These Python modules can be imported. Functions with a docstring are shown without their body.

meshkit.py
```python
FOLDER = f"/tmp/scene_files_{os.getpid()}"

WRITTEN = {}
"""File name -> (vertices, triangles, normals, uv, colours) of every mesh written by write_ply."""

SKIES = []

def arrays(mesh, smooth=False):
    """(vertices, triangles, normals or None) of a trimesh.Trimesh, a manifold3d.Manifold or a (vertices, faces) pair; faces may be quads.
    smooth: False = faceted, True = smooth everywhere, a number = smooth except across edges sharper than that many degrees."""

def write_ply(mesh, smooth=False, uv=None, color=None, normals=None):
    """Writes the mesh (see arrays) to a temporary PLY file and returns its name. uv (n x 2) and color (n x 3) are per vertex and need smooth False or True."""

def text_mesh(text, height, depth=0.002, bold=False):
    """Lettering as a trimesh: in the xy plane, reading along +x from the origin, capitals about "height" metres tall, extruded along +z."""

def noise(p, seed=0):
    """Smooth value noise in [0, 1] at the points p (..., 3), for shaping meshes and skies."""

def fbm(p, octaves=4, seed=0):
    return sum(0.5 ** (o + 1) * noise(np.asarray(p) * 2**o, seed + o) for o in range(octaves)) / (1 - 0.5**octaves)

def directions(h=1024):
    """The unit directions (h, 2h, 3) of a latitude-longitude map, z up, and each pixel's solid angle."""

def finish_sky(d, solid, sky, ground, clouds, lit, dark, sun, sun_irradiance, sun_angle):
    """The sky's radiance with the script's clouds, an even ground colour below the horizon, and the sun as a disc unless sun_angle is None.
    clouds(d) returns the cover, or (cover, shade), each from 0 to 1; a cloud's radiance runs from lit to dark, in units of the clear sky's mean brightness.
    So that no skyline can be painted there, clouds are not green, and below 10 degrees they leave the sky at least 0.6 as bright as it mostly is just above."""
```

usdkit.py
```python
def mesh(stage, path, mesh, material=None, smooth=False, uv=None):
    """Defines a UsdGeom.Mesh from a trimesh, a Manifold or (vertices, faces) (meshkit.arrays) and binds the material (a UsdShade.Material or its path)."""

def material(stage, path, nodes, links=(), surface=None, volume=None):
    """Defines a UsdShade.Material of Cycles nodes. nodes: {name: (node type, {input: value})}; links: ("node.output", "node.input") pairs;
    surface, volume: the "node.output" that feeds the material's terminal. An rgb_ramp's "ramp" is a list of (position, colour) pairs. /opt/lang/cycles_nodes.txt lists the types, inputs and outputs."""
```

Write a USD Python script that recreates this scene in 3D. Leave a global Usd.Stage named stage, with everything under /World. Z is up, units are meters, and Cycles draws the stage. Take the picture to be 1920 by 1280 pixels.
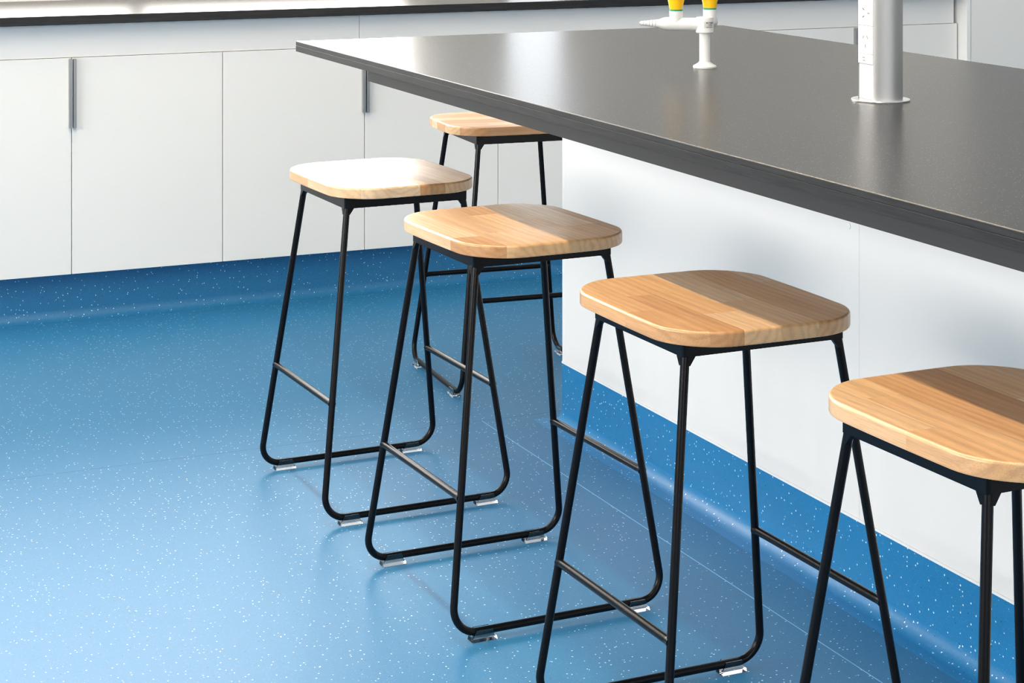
import math, random
import numpy as np, trimesh, manifold3d as m3, shapely
import shapely.geometry as sg
from shapely import affinity
import usdkit, meshkit
from pxr import Usd, UsdGeom, UsdLux, UsdShade, Gf, Sdf

stage = Usd.Stage.CreateInMemory()
UsdGeom.SetStageUpAxis(stage, UsdGeom.Tokens.z)
UsdGeom.SetStageMetersPerUnit(stage, 1.0)
WORLD = UsdGeom.Xform.Define(stage, '/World')
stage.SetDefaultPrim(WORLD.GetPrim())

# ------------------------------------------------------------------ camera
H, YAW, FPX, CY = 1.2851, 0.4186, 3687.2, -247.4
RIGHT = np.array([math.cos(YAW), -math.sin(YAW), 0]); FWD = np.array([math.sin(YAW), math.cos(YAW), 0])
cam = UsdGeom.Camera.Define(stage, '/World/camera')
AP = 36.0
cam.CreateHorizontalApertureAttr(AP); cam.CreateVerticalApertureAttr(AP * 1280 / 1920)
cam.CreateFocalLengthAttr(FPX / 1920 * AP)
cam.CreateVerticalApertureOffsetAttr(-(640 - CY) / 1920 * AP)
cam.CreateClippingRangeAttr(Gf.Vec2f(0.05, 100))
cam.AddTransformOp().Set(Gf.Matrix4d(*RIGHT, 0, 0, 0, 1, 0, *(-FWD), 0, 0, 0, H, 1))
cam.CreateExposureAttr(0.0)

# ------------------------------------------------------------------ light: daylight through the windows, ceiling lamp lines
SKY = dict(win_back=8.4, win_back_narrow=.4, win_left=9.5, win_front=1.8, lamp=94.0, lamp_far=3.0, dome=1.0)
DAY = (1.0, 0.93, 0.845); WARM = (1.0, 0.85, 0.62)
dome = UsdLux.DomeLight.Define(stage, '/World/sky')
dome.CreateIntensityAttr(SKY['dome']); dome.CreateColorAttr(Gf.Vec3f(0.9, 0.95, 1.0))
def rect_light(path, centre, w, h, direction, intensity, color):
    L = UsdLux.RectLight.Define(stage, path)
    L.CreateWidthAttr(w); L.CreateHeightAttr(h); L.CreateIntensityAttr(intensity); L.CreateColorAttr(Gf.Vec3f(*color))
    d = np.array(direction, float); z = -d
    x = np.cross([0, 0, 1], z) if abs(z[2]) < .9 else np.array([1.0, 0, 0]); x /= np.linalg.norm(x); y = np.cross(z, x)
    L.AddTransformOp().Set(Gf.Matrix4d(*x, 0, *y, 0, *z, 0, *map(float, centre), 1))
    return L
X0, X1, Y0, Y1, ZC = -3.2, 6.2, -3.2, 6.18, 2.85       # the room
BACK_WIN = [(-0.5, 2.43, 0.93, 2.6, 'win_back'), (2.70, 3.02, 0.89, 2.6, 'win_back_narrow')]
LEFT_WIN = [(0.6, 5.8, 0.95, 2.6, 'win_left')]
FRONT_WIN = [(-2.4, 5.4, 0.9, 2.6, 'win_front')]
k = 0
for (a, b, z0, z1, s) in BACK_WIN:
    k += 1; rect_light(f'/World/daylight_{k}', ((a+b)/2, Y1+.2, (z0+z1)/2), b-a, z1-z0, (0, -1, 0), SKY[s], DAY)
for (a, b, z0, z1, s) in LEFT_WIN:
    k += 1; rect_light(f'/World/daylight_{k}', (X0-.2, (a+b)/2, (z0+z1)/2), b-a, z1-z0, (1, 0, 0), SKY[s], DAY)
for (a, b, z0, z1, s) in FRONT_WIN:
    k += 1; rect_light(f'/World/daylight_{k}', ((a+b)/2, Y0-.2, (z0+z1)/2), b-a, z1-z0, (0, 1, 0), SKY[s], DAY)

# ------------------------------------------------------------------ helpers
used = set()
def numbered(parent, name):
    p = f'{parent}/{name}'; n = 0
    while p in used:
        n += 1; p = f'{parent}/{name}_{n:03d}'
    used.add(p); return p
def path_of(parent): return '/World' if parent is None else str(parent.GetPath())
def thing(name, label=None, cat=None, loc=(0, 0, 0), rotz=0, group=None, kind=None, parent=None):
    x = UsdGeom.Xform.Define(stage, numbered(path_of(parent), name))
    if parent is None or any(loc) or rotz:
        x.AddTranslateOp().Set(Gf.Vec3d(*map(float, loc))); x.AddRotateZOp().Set(math.degrees(rotz))
    return tag(x.GetPrim(), label, cat, group, kind)
def tag(o, label=None, cat=None, group=None, kind=None):
    for k_, v in (('label', label), ('category', cat), ('group', group), ('kind', kind)):
        if v: o.SetCustomDataByKey(k_, v)
    return o
def obj(name, mesh, mat, parent=None, smooth=35, label=None, **kw):
    m = usdkit.mesh(stage, numbered(path_of(parent), name), mesh, mat, smooth=smooth)
    return tag(m.GetPrim(), label, **kw)
cat_ = trimesh.util.concatenate
def cbox(x0, x1, y0, y1, z0, z1, c=.0008):
    c = min(c, (x1-x0)/2.01, (y1-y0)/2.01, (z1-z0)/2.01)
    pts = []
    for dx, dy, dz in ((c, c, 0), (c, 0, c), (0, c, c)):
        for x in (x0+dx, x1-dx):
            for y in (y0+dy, y1-dy):
                for z in (z0+dz, z1-dz): pts.append((x, y, z))
    return trimesh.convex.convex_hull(np.array(pts))
def box(x0, x1, y0, y1, z0, z1): return trimesh.creation.box(bounds=[(x0, y0, z0), (x1, y1, z1)])
def tube(pts, r, n=18, cap=True):
    pts = np.asarray(pts, float); N = len(pts); r = np.broadcast_to(r, (N,))
    T = np.gradient(pts, axis=0); T /= np.linalg.norm(T, axis=1, keepdims=True)
    u = np.cross(T[0], [0.31, 0.87, 0.38]); u /= np.linalg.norm(u); V = []
    a = np.linspace(0, 2*np.pi, n, endpoint=False)
    for i in range(N):
        u = u - T[i]*(u @ T[i]); u /= np.linalg.norm(u); w = np.cross(T[i], u)
        V.append(pts[i] + r[i]*(np.cos(a)[:, None]*u + np.sin(a)[:, None]*w))
    V = np.vstack(V); F = []
    for i in range(N-1):
        for j in range(n):
            p, q = i*n+j, i*n+(j+1) % n
            F += [(p, q, q+n), (p, q+n, p+n)]
    if cap:
        V = np.vstack([V, pts[0], pts[-1]]); c0, c1 = N*n, N*n+1
        for j in range(n):
            F += [(c0, (j+1) % n, j), (c1, (N-1)*n+j, (N-1)*n+(j+1) % n)]
    return trimesh.Trimesh(V, F, process=False)
def filleted(poly, R, n=10):
    poly = [np.asarray(p, float) for p in poly]; out = [poly[0]]
    for a, b, c in zip(poly, poly[1:], poly[2:]):
        u = (a-b)/np.linalg.norm(a-b); v = (c-b)/np.linalg.norm(c-b)
        half = math.acos(np.clip(u @ v, -1, 1))/2; t = R/math.tan(half); ctr = b + (u+v)/np.linalg.norm(u+v)*R/math.sin(half)
        p, q = b+u*t-ctr, b+v*t-ctr; om = math.acos(np.clip(p @ q/R/R, -1, 1))
        for s in np.linspace(0, 1, n): out.append(ctr + (math.sin((1-s)*om)*p + math.sin(s*om)*q)/math.sin(om))
    out.append(poly[-1]); return np.array(out)
def lathe(prof, axis_from, direction, n=48):
    """prof: (distance along the axis, radius); closed on the axis at both ends."""
    prof = [(prof[0][0], 0.0)] + list(prof) + [(prof[-1][0], 0.0)]
    d = np.array(direction, float); d /= np.linalg.norm(d)
    m = trimesh.creation.revolve(np.array([(max(r, 0), h) for h, r in prof]), sections=n)
    m.apply_transform(trimesh.geometry.align_vectors([0, 0, 1], d)); m.apply_translation(axis_from); return m
def extrude(poly, h, z0=0): 
    m = trimesh.creation.extrude_polygon(poly, h, engine='earcut'); m.apply_translation((0, 0, z0)); return m
def ring_loft(profile, x0, x1, y0, y1):
    """profile points (outward offset, z), closed, swept round the rectangle with mitred corners."""
    P = len(profile); V = []; F = []
    for cx, cy, sx, sy in ((x0, y0, -1, -1), (x1, y0, 1, -1), (x1, y1, 1, 1), (x0, y1, -1, 1)):
        for u, z in profile: V.append((cx+sx*u, cy+sy*u, z))
    for i in range(4):
        for j in range(P):
            a, b = i*P+j, i*P+(j+1) % P; c, d = ((i+1) % 4)*P+j, ((i+1) % 4)*P+(j+1) % P
            F += [(a, c, d), (a, d, b)]
    m = trimesh.Trimesh(V, F, process=False); m.fix_normals(); return m

# ------------------------------------------------------------------ materials
def mat(name, nodes, links=(), surface='p.BSDF'): return usdkit.material(stage, f'/World/Looks/{name}', nodes, links, surface)
def plain(name, color, rough=.4, **kw): return mat(name, {'p': ('principled_bsdf', dict(base_color=color, roughness=rough, **kw))})
UsdGeom.Scope.Define(stage, '/World/Looks')
def vinyl(name, base, rough=.48, spec=.5, fd=.135, ch='r'):
    """blue sheet vinyl: pale and dark flecks of several sizes, a faint pearly texture"""
    return mat(name, {
        'g': ('geometry', {}),
        'nz': ('noise_texture', dict(scale=45.0, detail=2.0)), 'wz': ('vector_math', dict(math_type='multiply_add', vector2=(.004, .004, .004))),
        'v1': ('voronoi_texture', dict(scale=98.0)), 's1': ('separate_color', {}), 'k1': ('math', dict(math_type='greater_than', value2=.35)),
        'd1': ('math', dict(math_type='less_than', value2=fd)), 'm1': ('math', dict(math_type='multiply')),
        'v2': ('voronoi_texture', dict(scale=250.0)), 's2': ('separate_color', {}), 'k2': ('math', dict(math_type='greater_than', value2=.35)),
        'd2': ('math', dict(math_type='less_than', value2=.16)), 'm2': ('math', dict(math_type='multiply')),
        'v3': ('voronoi_texture', dict(scale=95.0)), 's3': ('separate_color', {}), 'k3': ('math', dict(math_type='greater_than', value2=.75)),
        'd3': ('math', dict(math_type='less_than', value2=.12)), 'm3': ('math', dict(math_type='multiply')),
        'fine': ('noise_texture', dict(scale=900.0, detail=1.0)),
        'fr': ('rgb_ramp', {'ramp': [(0.3, tuple(c*.86 for c in base)), (0.7, tuple(min(1, c*1.12) for c in base))]}),
        'x3': ('mix', dict(mix_type='mix', color2=tuple(c*.35 for c in base))),
        'x2': ('mix', dict(mix_type='mix', color2=(.13, .33, .54))),
        'x1': ('mix', dict(mix_type='mix', color2=(.66, .82, .94))),
        'bn': ('noise_texture', dict(scale=260.0, detail=2.0)), 'b': ('bump', dict(strength=.05, distance=.002)),
        'p': ('principled_bsdf', dict(roughness=rough, specular_ior_level=spec)),
    }, [('g.position', 'nz.vector'), ('nz.color', 'wz.vector1'), ('g.position', 'wz.vector3'),
        ('wz.vector', 'v1.vector'), ('wz.vector', 'v2.vector'), ('wz.vector', 'v3.vector'), ('g.position', 'fine.vector'), ('g.position', 'bn.vector'),
        ('v1.color', 's1.color'), (f's1.{ch}', 'k1.value1'), ('v1.distance', 'd1.value1'), ('k1.value', 'm1.value1'), ('d1.value', 'm1.value2'),
        ('v2.color', 's2.color'), (f's2.{ch}', 'k2.value1'), ('v2.distance', 'd2.value1'), ('k2.value', 'm2.value1'), ('d2.value', 'm2.value2'),
        ('v3.color', 's3.color'), (f's3.{ch}', 'k3.value1'), ('v3.distance', 'd3.value1'), ('k3.value', 'm3.value1'), ('d3.value', 'm3.value2'),
        ('fine.fac', 'fr.fac'), ('fr.color', 'x3.color1'), ('m3.value', 'x3.fac'), ('x3.color', 'x2.color1'), ('m2.value', 'x2.fac'),
        ('x2.color', 'x1.color1'), ('m1.value', 'x1.fac'), ('x1.color', 'p.base_color'), ('bn.fac', 'b.height'), ('b.normal', 'p.normal')])
BLUE = (.017, .162, .345)
M = {}
M['vinyl'] = vinyl('blue_vinyl', BLUE)
M['cove'] = vinyl('blue_cove_vinyl', (.012, .200, .450), .42, .45, .16, 'g')      # the coved skirting is a deeper blue than the floor sheet
M['weld'] = plain('vinyl_weld', (.16, .42, .70), .35)
M['weld_dark'] = plain('vinyl_weld_dark', (.02, .10, .25), .5)
M['wall'] = plain('wall_paint', (.82, .82, .80), .6)
M['ceiling'] = plain('ceiling_paint', (.86, .86, .85), .7)
M['laminate'] = mat('white_laminate', {'g': ('geometry', {}), 'n': ('noise_texture', dict(scale=500.0)), 'b': ('bump', dict(strength=.02, distance=.001)),
    'p': ('principled_bsdf', dict(base_color=(.86, .845, .82), roughness=.38))}, [('g.position', 'n.vector'), ('n.fac', 'b.height'), ('b.normal', 'p.normal')])
M['edge_white'] = plain('white_edging', (.88, .88, .87), .3)
M['dark_gap'] = plain('carcass_edge', (.20, .19, .18), .6)
M['handle'] = plain('brushed_aluminium', (.42, .42, .42), .4, metallic=.9)
def worktop(name, base, rough):
    return mat(name, {'g': ('geometry', {}), 'v': ('voronoi_texture', dict(scale=420.0)), 's': ('separate_color', {}), 'k': ('math', dict(math_type='greater_than', value2=.90)),
        'd': ('math', dict(math_type='less_than', value2=.30)), 'm': ('math', dict(math_type='multiply')),
        'n': ('noise_texture', dict(scale=700.0, detail=1.0)), 'r': ('rgb_ramp', {'ramp': [(.3, tuple(c*.75 for c in base)), (.7, tuple(c*1.3 for c in base))]}),
        'x': ('mix', dict(mix_type='mix', color2=(.30, .30, .30))), 'bn': ('noise_texture', dict(scale=350.0, detail=2.0)), 'b': ('bump', dict(strength=.06, distance=.001)),
        'p': ('principled_bsdf', dict(roughness=rough, specular_ior_level=.32))},
        [('g.position', 'v.vector'), ('v.color', 's.color'), ('s.r', 'k.value1'), ('v.distance', 'd.value1'), ('k.value', 'm.value1'), ('d.value', 'm.value2'),
         ('g.position', 'n.vector'), ('n.fac', 'r.fac'), ('r.color', 'x.color1'), ('m.value', 'x.fac'), ('x.color', 'p.base_color'),
         ('g.position', 'bn.vector'), ('bn.fac', 'b.height'), ('b.normal', 'p.normal')])
M['top'] = worktop('charcoal_worktop', (.018, .0178, .0175), .28)
M['edge'] = mat('black_worktop_edge', {'g': ('geometry', {}), 'mp': ('mapping', dict(scale=(14, 14, 420))), 'n': ('noise_texture', dict(scale=1.0, detail=2.0)),
    'r': ('rgb_ramp', {'ramp': [(.35, (.014, .014, .015)), (.65, (.026, .026, .027))]}), 'p': ('principled_bsdf', dict(roughness=.42, specular_ior_level=.25))},
    [('g.position', 'mp.vector'), ('mp.vector', 'n.vector'), ('n.fac', 'r.fac'), ('r.color', 'p.base_color')])
M['rail'] = plain('dark_grey_rail', (.040, .041, .043), .5, specular_ior_level=.3)
M['steel'] = mat('black_powder_coat', {'t': ('texture_coordinate', {}), 'n': ('noise_texture', dict(scale=520.0, detail=2.0)), 'b': ('bump', dict(strength=.22, distance=.0008)),
    'p': ('principled_bsdf', dict(base_color=(.004, .004, .005), roughness=.25, specular_ior_level=.18))}, [('t.object', 'n.vector'), ('n.fac', 'b.height'), ('b.normal', 'p.normal')])
M['glide'] = plain('clear_plastic', (1, 1, 1), .02, transmission_weight=1.0, ior=1.45)
M['plastic'] = plain('white_plastic', (.70, .70, .695), .28)
M['blank'] = plain('pale_grey_plastic', (.60, .615, .64), .35)
M['alu'] = plain('satin_aluminium', (.42, .42, .42), .5, metallic=1.0)
M['flange'] = plain('polished_aluminium', (.80, .80, .80), .22, metallic=.8)
M['slot'] = plain('socket_slot', (.02, .02, .02), .6)
M['slot_grey'] = plain('print_grey', (.16, .16, .16), .6)
M['yellow'] = plain('yellow_plastic', (.95, .53, .012), .25)
M['green'] = plain('green_ring', (.0, .27, .17), .35)
M['label'] = plain('grey_label', (.55, .55, .54), .4)
M['ink'] = plain('label_ink', (.015, .013, .013), .5)
M['winframe'] = plain('window_frame', (.70, .70, .70), .4)
M['glass'] = mat('window_glass', {'f': ('fresnel', dict(IOR=1.45)), 't': ('transparent_bsdf', {}), 'q': ('glossy_bsdf', dict(roughness=.0)), 'mx': ('mix_closure', {})},
    [('f.fac', 'mx.fac'), ('t.BSDF', 'mx.closure1'), ('q.BSDF', 'mx.closure2')], 'mx.closure')
M['diffuser'] = mat('lamp_diffuser', {'e': ('emission', dict(color=WARM, strength=6.0))}, surface='e.emission')
def wood(name, tone, centre, seed):
    """solid timber: growth rings about an axis along the stave, so end grain shows arcs and the top shows long grain"""
    lo = tuple(c*.87 for c in tone); hi = tuple(min(1, c*1.03) for c in tone)
    return mat(name, {'t': ('texture_coordinate', {}), 'mp': ('mapping', dict(location=centre, scale=(1, .06, 1))),
        'n': ('noise_texture', dict(scale=22.0, detail=2.0)), 'wz': ('vector_math', dict(math_type='multiply_add', vector2=(.030, .030, .030))),
        'w': ('wave_texture', dict(wave_type='rings', rings_direction='y', scale=24.0, distortion=2.6, detail=2.0, detail_scale=2.0)),
        'r': ('rgb_ramp', {'ramp': [(0, lo), (.55, tone), (1, hi)]}),
        'mg': ('mapping', dict(location=(seed, 0, 0), scale=(900, 26, 900))), 'g': ('noise_texture', dict(scale=1.0, detail=3.0)),
        'gr': ('rgb_ramp', {'ramp': [(.36, (.86, .82, .77)), (.54, (1, 1, 1))]}),
        'mb': ('mapping', dict(location=(seed*.1, 0, 0), scale=(60, 5, 60))), 'gb': ('noise_texture', dict(scale=1.0, detail=2.0)),
        'br': ('rgb_ramp', {'ramp': [(.3, (.90, .86, .82)), (.7, (1.05, 1.05, 1.05))]}),
        'x': ('mix', dict(mix_type='multiply', fac=1.0)), 'x2': ('mix', dict(mix_type='multiply', fac=1.0)),
        'b': ('bump', dict(strength=.04, distance=.0005)),
        'p': ('principled_bsdf', dict(roughness=.36, coat_weight=.4, coat_roughness=.22))},
        [('t.object', 'mp.vector'), ('mp.vector', 'n.vector'), ('n.color', 'wz.vector1'), ('mp.vector', 'wz.vector3'), ('wz.vector', 'w.vector'), ('w.fac', 'r.fac'),
         ('t.object', 'mg.vector'), ('mg.vector', 'g.vector'), ('g.fac', 'gr.fac'), ('r.color', 'x.color1'), ('gr.color', 'x.color2'),
         ('t.object', 'mb.vector'), ('mb.vector', 'gb.vector'), ('gb.fac', 'br.fac'), ('x.color', 'x2.color1'), ('br.color', 'x2.color2'),
         ('x2.color', 'p.base_color'), ('g.fac', 'b.height'), ('b.normal', 'p.normal')])
rw = random.Random(5)
TONES = [(0.705, 0.414, 0.2), (0.615, 0.333, 0.145), (0.773, 0.527, 0.307), (0.569, 0.297, 0.122), (0.728, 0.445, 0.219), (0.818, 0.589, 0.372), (0.66, 0.373, 0.163), (0.716, 0.455, 0.246)]
WOODS = [wood(f'rubberwood_{i+1}', t, (rw.uniform(-.12, .12), 0, -.64 + rw.choice((-1, 1))*rw.uniform(.02, .06)), 7.3*i) for i, t in enumerate(TONES)]

# ------------------------------------------------------------------ the room
YC = 5.577          # front plane of the back cabinets
fl = thing('floor', 'blue flecked sheet vinyl floor with welded seams', None, kind='structure')
SX, SY = 1.795, 4.208
obj('vinyl_sheet', box(X0, X1, SY+.0005, Y1, -.02, 0), M['vinyl'], fl, False)
obj('vinyl_sheet', box(X0, SX-.0005, Y0, SY-.0005, -.02, 0), M['vinyl'], fl, False)
obj('vinyl_sheet', box(SX+.0005, X1, Y0, SY-.0005, -.02, 0), M['vinyl'], fl, False)
obj('weld_seam', cbox(X0, X1, SY-.0010, SY+.0010, -.004, .00012, .0001), M['weld_dark'], fl, False)
obj('weld_seam', cbox(SX-.0009, SX+.0009, Y0, SY-.001, -.004, .0003, .0002), M['weld'], fl, False)
def wall_poly(a, b, wins):
    p = sg.box(a, 0, b, ZC)
    for (u0, u1, z0, z1, _) in wins: p = p.difference(sg.box(u0, z0, u1, z1))
    return p
T = .14
w = extrude(wall_poly(X0-T, X1+T, BACK_WIN), T); w.apply_transform(np.array([[1, 0, 0, 0], [0, 0, 1, Y1], [0, 1, 0, 0], [0, 0, 0, 1.]])); w.invert()
obj('wall_back', w, M['wall'], None, False, kind='structure')
w = extrude(wall_poly(X0-T, X1+T, FRONT_WIN), T); w.apply_transform(np.array([[1, 0, 0, 0], [0, 0, 1, Y0-T], [0, 1, 0, 0], [0, 0, 0, 1.]])); w.invert()
obj('wall_front', w, M['wall'], None, False, kind='structure')
w = extrude(wall_poly(Y0, Y1, LEFT_WIN), T); w.apply_transform(np.array([[0, 0, 1, X0-T], [1, 0, 0, 0], [0, 1, 0, 0], [0, 0, 0, 1.]]))
obj('wall_left', w, M['wall'], None, False, kind='structure')
obj('wall_right', box(X1, X1+T, Y0, Y1, 0, ZC), M['wall'], None, False, kind='structure')
obj('ceiling', box(X0-T, X1+T, Y0-T, Y1+T, ZC, ZC+.12), M['ceiling'], None, False, kind='structure')
wn = 0
def window(axis, c, a, b, z0, z1, bars):
    global wn
    wn += 1; t = thing(f'window_{wn}', 'grey framed daylight window with clear panes', None, kind='structure')
    def B(u0, u1, v0, v1, d0, d1): return cbox(u0, u1, c+d0, c+d1, v0, v1, .002) if axis == 'x' else cbox(c+d0, c+d1, u0, u1, v0, v1, .002)
    f = .05
    for q in ((a, a+f, z0, z1), (b-f, b, z0, z1), (a+f, b-f, z0, z0+f), (a+f, b-f, z1-f, z1)): obj('window_frame', B(*q, .03, .09), M['winframe'], t)
    edges = [a+f] + [x for x in bars] + [b-f]
    for x in bars: obj('mullion', B(x-.022, x+.022, z0+f, z1-f, .03, .09), M['winframe'], t)
    for i, (p, q) in enumerate(zip(edges, edges[1:])):
        obj('pane', B(p+(.022 if i else 0), q-(.022 if i < len(edges)-2 else 0), z0+f, z1-f, .057, .061), M['glass'], t)
window('x', Y1, *BACK_WIN[0][:4], [.48, 1.46]); window('x', Y1, *BACK_WIN[1][:4], [])
window('y', X0-.12, *LEFT_WIN[0][:4], [1.9, 3.2, 4.5]); window('x', Y0-.12, *FRONT_WIN[0][:4], [-.45, 1.5, 3.45])

# ------------------------------------------------------------------ back wall run: cabinets, fascia, bench top, tall cupboard
ZK, ZD, ZF, ZB0, ZB1 = .139, .750, .8475, .8475, .8722
CAB0, PITCH = 1.1208, .4379
gap = .0011
RUN_END = 4.1635
cab_labels = {-1: 'white base cabinet cut by the left edge of the photo',
    0: 'white two-door base cabinet with the fully visible pair of handles, left of the stools',
    1: 'white two-door base cabinet behind the two farthest stools, handles under the island corner',
    2: 'white two-door base cabinet mostly hidden behind the gas tap end of the island',
    3: 'white two-door base cabinet behind the power pole, beside the tall cupboard'}
for u in range(-1, 4):
    xc = CAB0 + 2*PITCH*u; xa, xb = xc-PITCH, min(xc+PITCH, RUN_END)
    c = thing('base_cabinet', cab_labels[u], 'cabinet', (xc, YC, 0), group=None)
    obj('body', cbox(xa-xc+.0005, xb-xc-.0005, .0195, .57, ZK+.001, ZB0-.001, .001), M['laminate'], c)
    for s, (p, q) in ((-1, (xa-xc, 0)), (1, (0, xb-xc))):
        d = obj('door', cbox(p+gap, q-gap, 0, .018, ZK, ZD-.0006, .0006), M['laminate'], c, smooth=False)
        x0 = -.0090 if s < 0 else .0028; x1 = x0+.0086
        prof = sg.box(x0+.0035, ZD-.1985+.0035, x1-.0035, ZD-.0025-.0035).buffer(.0035, 6)
        hm = extrude(prof, .016); hm.apply_transform(np.array([[1, 0, 0, 0], [0, 0, 1, -.0135], [0, 1, 0, 0], [0, 0, 0, 1.]])); hm.invert()
        obj('handle', hm, M['handle'], d, 30, label='slim grey metal edge pull')
joints = [-1.2, .25, 1.981, RUN_END-.012]
fl_lab = ['white fascia strip above the cabinet doors, far left end', 'white fascia strip above the doors left of the island', 'white fascia strip above the doors behind gas tap and power pole']
for i, (a, b) in enumerate(zip(joints, joints[1:])):
    if i == 0: continue
    tag(obj('fascia_panel', cbox(a+.0006, b-.0006, YC+.003, YC+.0185, ZD+.0006, ZF-.001, .0005), M['laminate'], None, False), fl_lab[i], 'panel')
tag(obj('fascia_panel', cbox(joints[0], joints[1]-.0006, YC+.003, YC+.0185, ZD+.0006, ZF-.001, .0005), M['laminate'], None, False), fl_lab[0], 'panel')
for a, b, lb in ((-1.2, 2.4405, 'black-edged charcoal bench top along the back wall, left of its joint'), (2.4413, 4.165, 'black-edged charcoal bench top behind the gas tap, right of its joint')):
    t = thing('bench_top', lb, 'worktop', ((a+b)/2, YC-.055, ZB0)); h = (b-a)/2
    obj('top_sheet', cbox(-h, h, .0004, .657, .0006, ZB1-ZB0, .0008), M['top'], t)
    obj('front_edge', cbox(-h, h, -.0012, .0004, 0, ZB1-ZB0-.0006, .0004), M['edge'], t, label='black front edge')
# coved skirting under the cabinets
def cove(h, R=.030, t=.0025, foot=.05):
    pr = [(0, 0), (0, h), (t, h)]
    for a in np.linspace(0, math.pi/2, 10): pr.append((t+R-R*math.cos(a), .0006+R-R*math.sin(a)))
    return pr + [(t+foot, .0003), (t+foot, 0)]
pr = cove(.137); yk = YC+.055
V = np.array([(-1.2, yk-u_, z) for u_, z in pr] + [(4.17, yk-u_, z) for u_, z in pr]); n_ = len(pr)
F = [f for i in range(n_) for f in ((i, (i+1) % n_, n_+(i+1) % n_), (i, n_+(i+1) % n_, n_+i))]
sk = trimesh.Trimesh(V, F, process=False); sk.fix_normals()
tag(obj('baseboard_back', sk, M['vinyl'], None, 30), kind='structure')
obj('trim_1', box(-1.2, 4.17, yk, yk+.016, 0, ZK), M['laminate'], None, False, kind='structure')
# tall cupboard at the right end of the run
XT = 4.1685
t = thing('tall_cupboard', 'tall white cupboard standing at the right end of the bench run', 'cupboard', (XT, 5.53, 0))
obj('side_panel', cbox(0, .016, 0, .64, .0, 2.3, .0006), M['edge_white'], t, False)
obj('body', cbox(.0165, 1.1, .022, .64, .10, 2.3, .001), M['dark_gap'], t, False)
obj('door', cbox(.0185, .56, .001, .020, .12, 2.3, .0006), M['laminate'], t, False)
obj('door', cbox(.563, 1.1, .001, .020, .12, 2.3, .0006), M['laminate'], t, False)
obj('plinth', cbox(.0165, 1.1, .05, .066, 0, .10, .0006), M['laminate'], t, False)

# ------------------------------------------------------------------ island
XP, YP0, YP1, XE = 1.9591, 1.05, 4.117, 2.46
XTB, YTB, XTE, ZT, TT = 1.3924, 4.360, 2.524, .8851, .0239
ib = thing('island_cabinet', 'white panelled island base with blue coved skirting under the dark worktop', 'island', ((XP+XE)/2, (YP0+YP1)/2, 0))
ox, oy = (XP+XE)/2, (YP0+YP1)/2
def L(m): m.apply_translation((-ox, -oy, 0)); return m
YJ = 2.905
obj('carcass', L(cbox(XP+.017, XE-.017, YP0+.017, YP1-.017, 0, ZT-TT-.001, .001)), M['laminate'], ib, False)
obj('side_panel', L(cbox(XP, XP+.0165, YJ+.0003, YP1-.0165, .1434, ZT-TT-.0006, .0004)), M['laminate'], ib, False)
obj('side_panel', L(cbox(XP, XP+.0165, YP0+.0165, YJ-.0003, .1434, ZT-TT-.0006, .0004)), M['laminate'], ib, False)
obj('side_panel', L(cbox(XE-.0165, XE, YP0+.0165, YP1-.0165, .1434, ZT-TT-.0006, .0004)), M['laminate'], ib, False)
obj('end_panel', L(cbox(XP, XE, YP1-.016, YP1, .1434, ZT-TT-.0006, .0004)), M['edge_white'], ib, False)
obj('end_panel', L(cbox(XP, XE, YP0, YP0+.016, .1434, ZT-TT-.0006, .0004)), M['edge_white'], ib, False)
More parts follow.
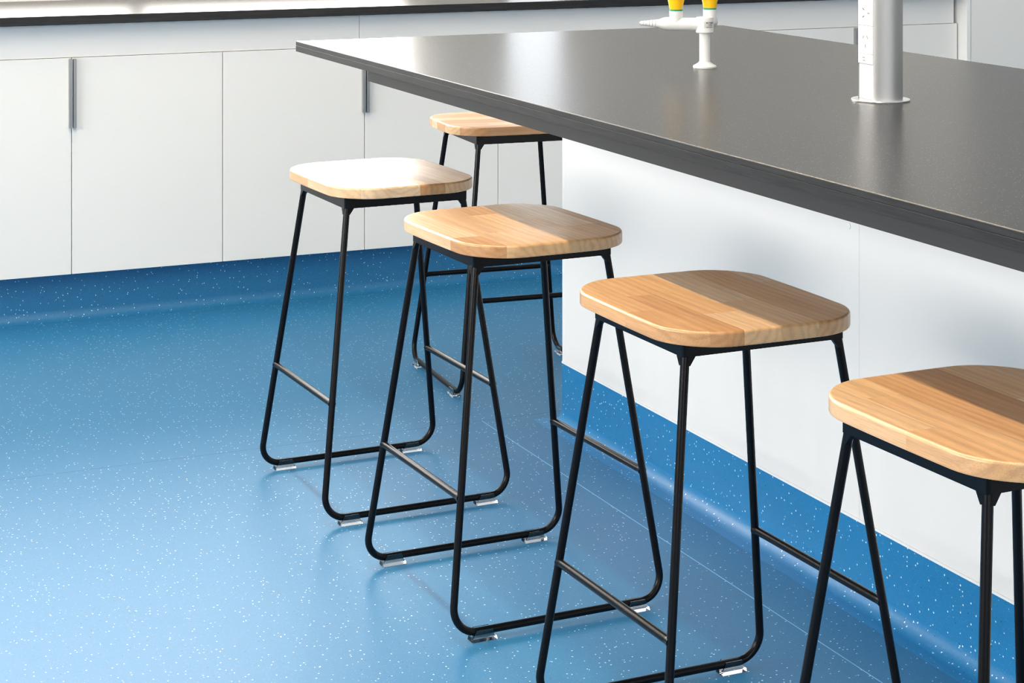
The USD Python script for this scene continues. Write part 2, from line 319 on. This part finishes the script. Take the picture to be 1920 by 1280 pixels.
obj('cap_strip', L(ring_loft([(-.004, .1385), (-.004, .1432), (.0012, .1432), (.0012, .1385)], XP, XE, YP0, YP1)), M['edge_white'], ib, False, label='thin white capping strip')
obj('cove_skirting', L(ring_loft([(u_-.002, z) for u_, z in cove(.1385)], XP, XE, YP0, YP1)), M['cove'], ib, 30, label='blue flecked coved skirting')
sc = lathe([(0, .006), (.0012, .0058), (.002, .0035)], (XP, 2.937, .652), (-1, 0, 0), 20)
obj('screw_cap', L(sc), M['edge_white'], ib)
ZR = .8155
it = thing('island_worktop', 'charcoal island worktop with black laminated edge overhanging the stools', 'worktop', ((XTB+XTE)/2, 2.6, ZT-TT))
wx, wy = (XTB+XTE)/2, 2.6; YT0 = .85
def L2(m): m.apply_translation((-wx, -wy, -(ZT-TT))); return m
zc = ZT-TT
obj('top_sheet', L2(cbox(XTB+.0012, XTE-.0012, YT0+.0012, YTB-.0012, zc+.0005, ZT, .0009)), M['top'], it)
def edge_strip(z0, z1): return ring_loft([(0, z0+.0003), (-.0003, z0), (-.0013, z0), (-.0013, z1), (-.0003, z1), (0, z1-.0003)], XTB, XTE, YT0, YTB)
obj('edge_band', L2(edge_strip(zc+.0140, ZT-.0010)), M['edge'], it, False, label='upper layer of the black edge')
obj('edge_band', L2(edge_strip(zc, zc+.0134)), M['edge'], it, False, label='lower layer of the black edge')
xr = 1.4724
rl = m3.CrossSection([np.array([(xr, YT0+.2), (XTE-.06, YT0+.2), (XTE-.06, YP1-.026), (xr, YP1-.026)])]) - m3.CrossSection([np.array([(xr+.04, YT0+.24), (XTE-.10, YT0+.24), (XTE-.10, YP1-.066), (xr+.04, YP1-.066)])])
rm = rl.extrude(zc-ZR-.0002).translate((0, 0, ZR)).to_mesh(); rm = trimesh.Trimesh(rm.vert_properties[:, :3], rm.tri_verts)
# the rail carries on above the base panels: cut away what the base already fills
a_ = rl.extrude(zc-ZR-.0002).translate((0, 0, ZR)); b_ = m3.Manifold.cube((XE-XP+.004, YP1-YP0+.004, 1)).translate((XP-.002, YP0-.002, .2))
r_ = (a_-b_).to_mesh(); rm = trimesh.Trimesh(r_.vert_properties[:, :3], r_.tri_verts)
obj('support_rail', L2(rm), M['rail'], it, False, label='dark grey support rail set back under the overhang')

# ------------------------------------------------------------------ stools
AX, AY, BX, BY, ZFR, ZRUN, ZST = .1277, .1284, .2016, .197, .600, .0145, .2313
HX, HY, RC, BU, ZS0, ZS1 = .1546, .1887, .085, .004, .6282, .650
RODR = .0064
def leg_at(z, sx, sy):
    t = (ZFR-z)/(ZFR-ZRUN); return np.array((sx*(AX+(BX-AX)*t), sy*(AY+(BY-AY)*t), z))
def outline(n=14):
    pts = []
    for cx, cy, a0 in ((HX-RC, HY-RC, 0), (-HX+RC, HY-RC, 90), (-HX+RC, -HY+RC, 180), (HX-RC, -HY+RC, 270)):
        for a in np.linspace(a0, a0+90, n): pts.append((cx+RC*math.cos(math.radians(a)), cy+RC*math.sin(math.radians(a))))
    out = []
    for p, q in zip(pts, pts[1:]+pts[:1]):
        out.append(p)
        if math.dist(p, q) > .03:
            for s in np.linspace(0, 1, 9)[1:-1]: out.append((p[0]+(q[0]-p[0])*s, p[1]+(q[1]-p[1])*s))
    o = np.array(out)
    o[:, 0] += np.sign(o[:, 0])*BU*np.clip(1-(o[:, 1]/HY)**2, 0, 1)*(np.abs(o[:, 0])/HX)**4
    o[:, 1] += np.sign(o[:, 1])*BU*np.clip(1-(o[:, 0]/HX)**2, 0, 1)*(np.abs(o[:, 1])/HY)**4
    return o
def seat_solid():
    o = outline(); N = len(o)
    tn = np.roll(o, -1, 0)-np.roll(o, 1, 0); nr = np.stack([tn[:, 1], -tn[:, 0]], 1); nr /= np.linalg.norm(nr, axis=1, keepdims=True)
    dish = lambda s: -.0022*(1-s*s)**2
    rings = [(o-nr*.0025, ZS0), (o-nr*.0007, ZS0+.0007), (o, ZS0+.0025)]
    for a in np.linspace(0, math.pi/2, 6): rings.append((o-nr*.0042*(1-math.cos(a)), ZS1-.0042+.0042*math.sin(a)))
    base = o-nr*.0042
    for s in (.9, .78, .64, .48, .32, .16): rings.append((base*s, ZS1+dish(s)))
    V = []; F = []
    for r, z in rings: V += [(x, y, z) for x, y in r]
    for i in range(len(rings)-1):
        for j in range(N):
            p, q = i*N+j, i*N+(j+1) % N
            F += [(p, q, q+N), (p, q+N, p+N)]
    V += [(0, 0, ZS0), (0, 0, ZS1+dish(0))]; c0, c1 = len(V)-2, len(V)-1
    for j in range(N):
        F += [(c0, (j+1) % N, j), (c1, (len(rings)-1)*N+j, (len(rings)-1)*N+(j+1) % N)]
    return m3.Manifold(m3.Mesh(vert_properties=np.array(V, np.float32), tri_verts=np.array(F, np.uint32)))
SEAT = seat_solid()
def seat_frame():
    zt, zb = ZS0-.0002, .6060
    cx, cy = leg_at(zb, 1, 1)[:2]
    def rr(h, k_, r): return sg.box(-h+r, -k_+r, h-r, k_-r).buffer(r, 6)
    ring = rr(cx+.0066, cy+.0066, .0045).difference(rr(cx-.0005, cy-.0005, .002))
    parts = [extrude(ring, zt-zb, zb)]
    for sx in (-1, 1):
        for sy in (-1, 1):
            c = leg_at(zb, sx, sy); lo = leg_at(zb-.0115, sx, sy)
            for e in (np.array((-sx, 0, 0.)), np.array((0, -sy, 0.))):
                f = np.array((0, sy, 0.)) if e[0] else np.array((sx, 0, 0.))
                pts = []
                for off in (-.0005, .0064):
                    o_ = f*off
                    pts += [c+o_+(0, 0, .004), c+e*.0130+o_+(0, 0, .004), c+e*.0130+o_, c+e*.0088+o_+(0, 0, -.0022), lo+e*.0056+o_+(0, 0, .0030), lo+e*.0050+o_-(0, 0, .001), lo+o_]
                parts.append(trimesh.convex.convex_hull(np.array(pts)))
    return cat_(parts)
def loop(sy):
    p = [leg_at(.624, -1, sy), leg_at(ZRUN, -1, sy), leg_at(ZRUN, 1, sy), leg_at(.624, 1, sy)]
    return tube(filleted(p, .040, 12), RODR, 18)
def foot_rail(sx):
    a, b = leg_at(ZST, sx, -1), leg_at(ZST, sx, 1); s = np.array([0, .012, .022, .035, .5, .965, .978, .988, 1.0])
    return tube([a+(b-a)*q for q in s], [RODR*1.22, RODR*1.15, RODR*1.05, RODR, RODR, RODR, RODR*1.05, RODR*1.15, RODR*1.22], 18)
def glide(sx, sy):
    y = sy*BY; x = sx*.146
    def tz(l0, l1, y0, y1, z0, z1):
        return trimesh.convex.convex_hull(np.array([(x-l0, y0, z0), (x+l0, y0, z0), (x-l0, y1, z0), (x+l0, y1, z0), (x-l1, y0, z1), (x+l1, y0, z1), (x-l1, y1, z1), (x+l1, y1, z1)]))
    m = [m3.Manifold.hull_points(np.array(tz(.0225, .0215, y-.0105, y+.0105, 0.0002, .0062).vertices)), m3.Manifold.hull_points(np.array(tz(.0215, .0145, y-.0088, y-.0068, .006, .0195).vertices)),
         m3.Manifold.hull_points(np.array(tz(.0215, .0145, y+.0068, y+.0088, .006, .0195).vertices))]
    r = (m[0]+m[1]+m[2]).to_mesh(); return trimesh.Trimesh(r.vert_properties[:, :3], r.tri_verts)
FRAME = seat_frame(); LOOPS = [loop(-1), loop(1)]; RAILS = [foot_rail(-1), foot_rail(1)]
GLIDES = [glide(sx, sy) for sy in (-1, 1) for sx in (-1, 1)]
def make_stool(x, y, yaw, label, seat_off, seed):
    t = thing('bar_stool', label, 'stool', (x, y, 0), yaw, 'wooden-topped black bar stools round the island')
    rnd = random.Random(seed)
    dx, dy, dr = seat_off
    seat = thing('seat', None, None, (dx, dy, 0.0), dr, parent=t)
    xs = [-HX-.02]; pos = -HX+rnd.uniform(.03, .055)
    while pos < HX-.02: xs.append(pos); pos += rnd.uniform(.046, .066)
    xs.append(HX+.02); last = None
    for a, b in zip(xs, xs[1:]):
        ys = [-HY-.02] + ([rnd.uniform(-.11, .11)] if rnd.random() < .8 else []) + [HY+.02]
        for c, d in zip(ys, ys[1:]):
            p = SEAT ^ m3.Manifold.cube((b-a-.0001, d-c-.0001, .1)).translate((a+.00005, c+.00005, .6))
            r = p.to_mesh()
            if len(r.tri_verts) == 0: continue
            i = rnd.choice([q for q in range(len(WOODS)) if q != last]); last = i
            obj('stave', trimesh.Trimesh(r.vert_properties[:, :3], r.tri_verts), WOODS[i], seat, 28)
    obj('seat_frame', FRAME, M['steel'], t, 30)
    for m in LOOPS: obj('sled_leg', m, M['steel'], t, 40)
    for m in RAILS: obj('foot_rail', m, M['steel'], t, 40)
    for m in GLIDES: obj('glide', m, M['glide'], t, False, label='clear plastic glide')
    return t
make_stool(1.4184, 3.8527, .0259, 'black-framed wooden stool with a glaring white-lit seat, left of the row', (-.0003, .0133, .0133), 11)
make_stool(1.4278, 3.2171, .0306, 'wooden bar stool second along the row, its whole sled base on show', (.0006, -.003, .019), 23)
make_stool(1.4569, 2.5320, .0183, 'wooden bar stool with full seat before the white panel, third along the row', (-.0078, .0002, -.0113), 37)
make_stool(1.4642, 1.8750, .0346, 'wooden bar stool whose seat is cut off by the right edge of the photo', (0, -.0009, -.007), 41)
make_stool(2.0263, 4.5684, 1.5005, 'turned bar stool at the island end, seat half hidden by the worktop', (-.0012, -.0028, -.0136), 59)

# ------------------------------------------------------------------ gas tap on the island
tx, ty = 1.9541, 3.4425
gt = thing('gas_tap', 'white twin laboratory gas tap with yellow knobs on the island worktop', 'tap', (tx, ty, ZT))
obj('stem', lathe([(0, .0232), (.003, .0236), (.0048, .0225), (.007, .018), (.0105, .0125), (.013, .0110), (.0715, .0110)], (0, 0, .0002), (0, 0, 1)), M['plastic'], gt)
obj('collar', lathe([(.0700, .0165), (.0715, .0178), (.0995, .0178), (.1015, .0165), (.1022, .012)], (0, 0, 0), (0, 0, 1)), M['plastic'], gt)
LV, FV = np.array((-.789, .613, 0)), np.array((.637, .767, 0))
zb = .0868
for d in (LV, FV):
    d = d/np.linalg.norm(d)
    prof = [(.008, .0130), (.075, .0136), (.082, .0125), (.092, .0092)]
    r = .0086
    for i in range(6):
        s = .0925+i*.0064; prof += [(s, r), (s+.0052, r-.0002), (s+.0056, r-.0024)]; r -= .0008
    prof += [(.1315, r-.0006), (.1322, .0028)]
    nz = obj('nozzle', lathe(prof, (0, 0, zb), d, 40), M['plastic'], gt, 40)
    c = d*.058
    obj('valve_neck', lathe([(.0, .0132), (.0185, .0136), (.0258, .0138), (.0262, .0132)], (c[0], c[1], zb), (0, 0, 1), 40), M['plastic'], gt)
    kn = obj('knob', lathe([(.0293, .0128), (.031, .0136), (.038, .0146), (.048, .0168), (.058, .0192), (.066, .0198), (.073, .0170), (.077, .0105), (.0778, .004)], (c[0], c[1], zb), (0, 0, 1), 40), M['yellow'], gt, label='yellow tapered knob')
    obj('colour_ring', lathe([(.0262, .0134), (.0293, .0134)], (c[0], c[1], zb), (0, 0, 1), 40), M['green'], kn, label='green ring')
# label plate wrapped on the collar: flat print, slightly proud
def on_collar(ang0, ang1, z0, z1, r, n=10):
    a = np.linspace(ang0, ang1, n); V = []; F = []
    for q in a:
        for rr_ in (r, r-.0006):
            for z in (z0, z1): V.append((rr_*math.cos(q), rr_*math.sin(q), z))
    for i in range(n-1):
        o = i*4; p = o+4
        F += [(o, p, p+1), (o, p+1, o+1), (o+2, o+3, p+3), (o+2, p+3, p+2), (o+1, p+1, p+3), (o+1, p+3, o+3), (o, o+2, p+2), (o, p+2, p)]
    e = (n-1)*4; F += [(0, 1, 3), (0, 3, 2), (e, e+2, e+3), (e, e+3, e+1)]
    m = trimesh.Trimesh(V, F, process=False); m.fix_normals(); return m
cam_ang = math.atan2(-ty, -tx)      # direction from the tap towards the viewer's side
a0, a1 = cam_ang-.05, cam_ang+1.12
lab = obj('label_plate', on_collar(a0, a1, .0805, .0935, .0181), M['label'], gt, False, label='small grey label')
def wrap(m, a_start, z0, r):
    v = m.vertices.copy(); q = a_start + v[:, 0]/r; rad = r + v[:, 2]
    m.vertices = np.stack([rad*np.cos(q), rad*np.sin(q), z0+v[:, 1]], 1); return m
txt = [wrap(meshkit.text_mesh('CYMAK', .0028, .0001, True), a0+.42, .0895, .01812)]
txt.append(wrap(box(0, .0021, 0, .0027, 0, .0001), a0+.24, .0895, .01812))
for z0, segs in ((.0868, ((.50, .08), (.62, .10), (.74, .20))), (.0844, ((.50, .12), (.78, .10))), (.0818, ((.22, .34), (.62, .30)))):
    for s, l in segs: txt.append(wrap(cat_([box(i*.0006, i*.0006+.00045, 0, .0011, 0, .0001) for i in range(max(2, int(l*.018/.0006)))]), a0+s, z0, .01812))
obj('label_print', cat_(txt), M['ink'], lab, False)

# ------------------------------------------------------------------ power pole on the island
px, py, PR = 1.957, 2.8372, .0378
pp = thing('power_pole', 'round silver power pole with white socket strip on the island worktop', 'power pole', (px, py, ZT))
ch = .0225; xf = -math.sqrt(PR**2-ch**2)
col = sg.Point(0, 0).buffer(PR, 48).difference(sg.box(-.1, -ch, xf+.0035, ch))
obj('column', extrude(col, .447, .003), M['alu'], pp, 25)
obj('base_flange', lathe([(0, .0498), (.0018, .0503), (.0030, .0496), (.0032, .046)], (0, 0, .0001), (0, 0, 1), 72), M['flange'], pp)
obj('top_cap', lathe([(0, .0378), (.004, .0378), (.006, .0365)], (0, 0, .45), (0, 0, 1), 48), M['alu'], pp)
def strip(z0, z1, proud=.0): return cbox(xf-proud, xf+.003, -ch+.0004, ch-.0004, z0-ZT, z1-ZT, .0006)
obj('blank_cover', strip(ZT+.0035, .949, -.0012), M['blank'], pp, False)
obj('label_strip', strip(.9493, .9660, .0008), M['plastic'], pp, False)
zc0 = .9663
for i in range(9):
    z0 = zc0+i*.0486
    if z0+.0482 > ZT+.448: break
    so = obj('socket_outlet', strip(z0, z0+.0482, .0008), M['plastic'], pp, False)
    zc_ = z0+.0215
    def slot(dy, dz, ang, l=.0058):
        b = trimesh.creation.box(extents=(.0004, .0012, l)); b.apply_transform(trimesh.transformations.rotation_matrix(ang, (1, 0, 0)))
        b.apply_translation((xf-.0009, dy, zc_+dz-ZT)); return b
    # viewed from the front, +dy lies to the viewer's left
    sl = [(.0060, .0070, .45), (-.0060, .0070, -.45), (0, -.0080, 0)] if i % 2 == 0 else [(.0055, .0065, -1.0), (.0055, -.0065, 1.0), (-.0095, 0, 1.57)]
    for q in sl: obj('slot', slot(*q), M['slot'] if i % 2 else M['slot_grey'], so, False)
pt = []      # two short lines of print too small to read
for z_, segs in ((.9598, ((.0085, .0020), (.0055, .0035))), (.9548, ((.0075, .0028), (.0035, .0026)))):
    for dy, l in segs: pt.append(box(xf-.0010, xf-.0006, dy-l, dy, z_-ZT-.0008, z_-ZT+.0008))
obj('label_print', cat_(pt), M['slot_grey'], pp, False)

# ------------------------------------------------------------------ ceiling lamp lines (above the picture)
for lx, lb, pw in ((.877, 'slim white linear ceiling lamp above the stools', 'lamp'), (3.45, 'slim white linear ceiling lamp right of the island', 'lamp_far')):
    ln = thing('linear_lamp', lb, 'ceiling lamp', (lx, 3.2, 2.75))
    obj('housing', cbox(-.035, .035, -2.6, 2.6, .006, .0995, .003), M['plastic'], ln, False)
    obj('diffuser', cbox(-.030, .030, -2.58, 2.58, .001, .006, .001), M['diffuser'], ln, False)
    q = UsdLux.RectLight.Define(stage, str(ln.GetPath())+'/tube'); q.CreateWidthAttr(.06); q.CreateHeightAttr(5.1)
    q.CreateIntensityAttr(SKY[pw]); q.CreateColorAttr(Gf.Vec3f(*WARM))
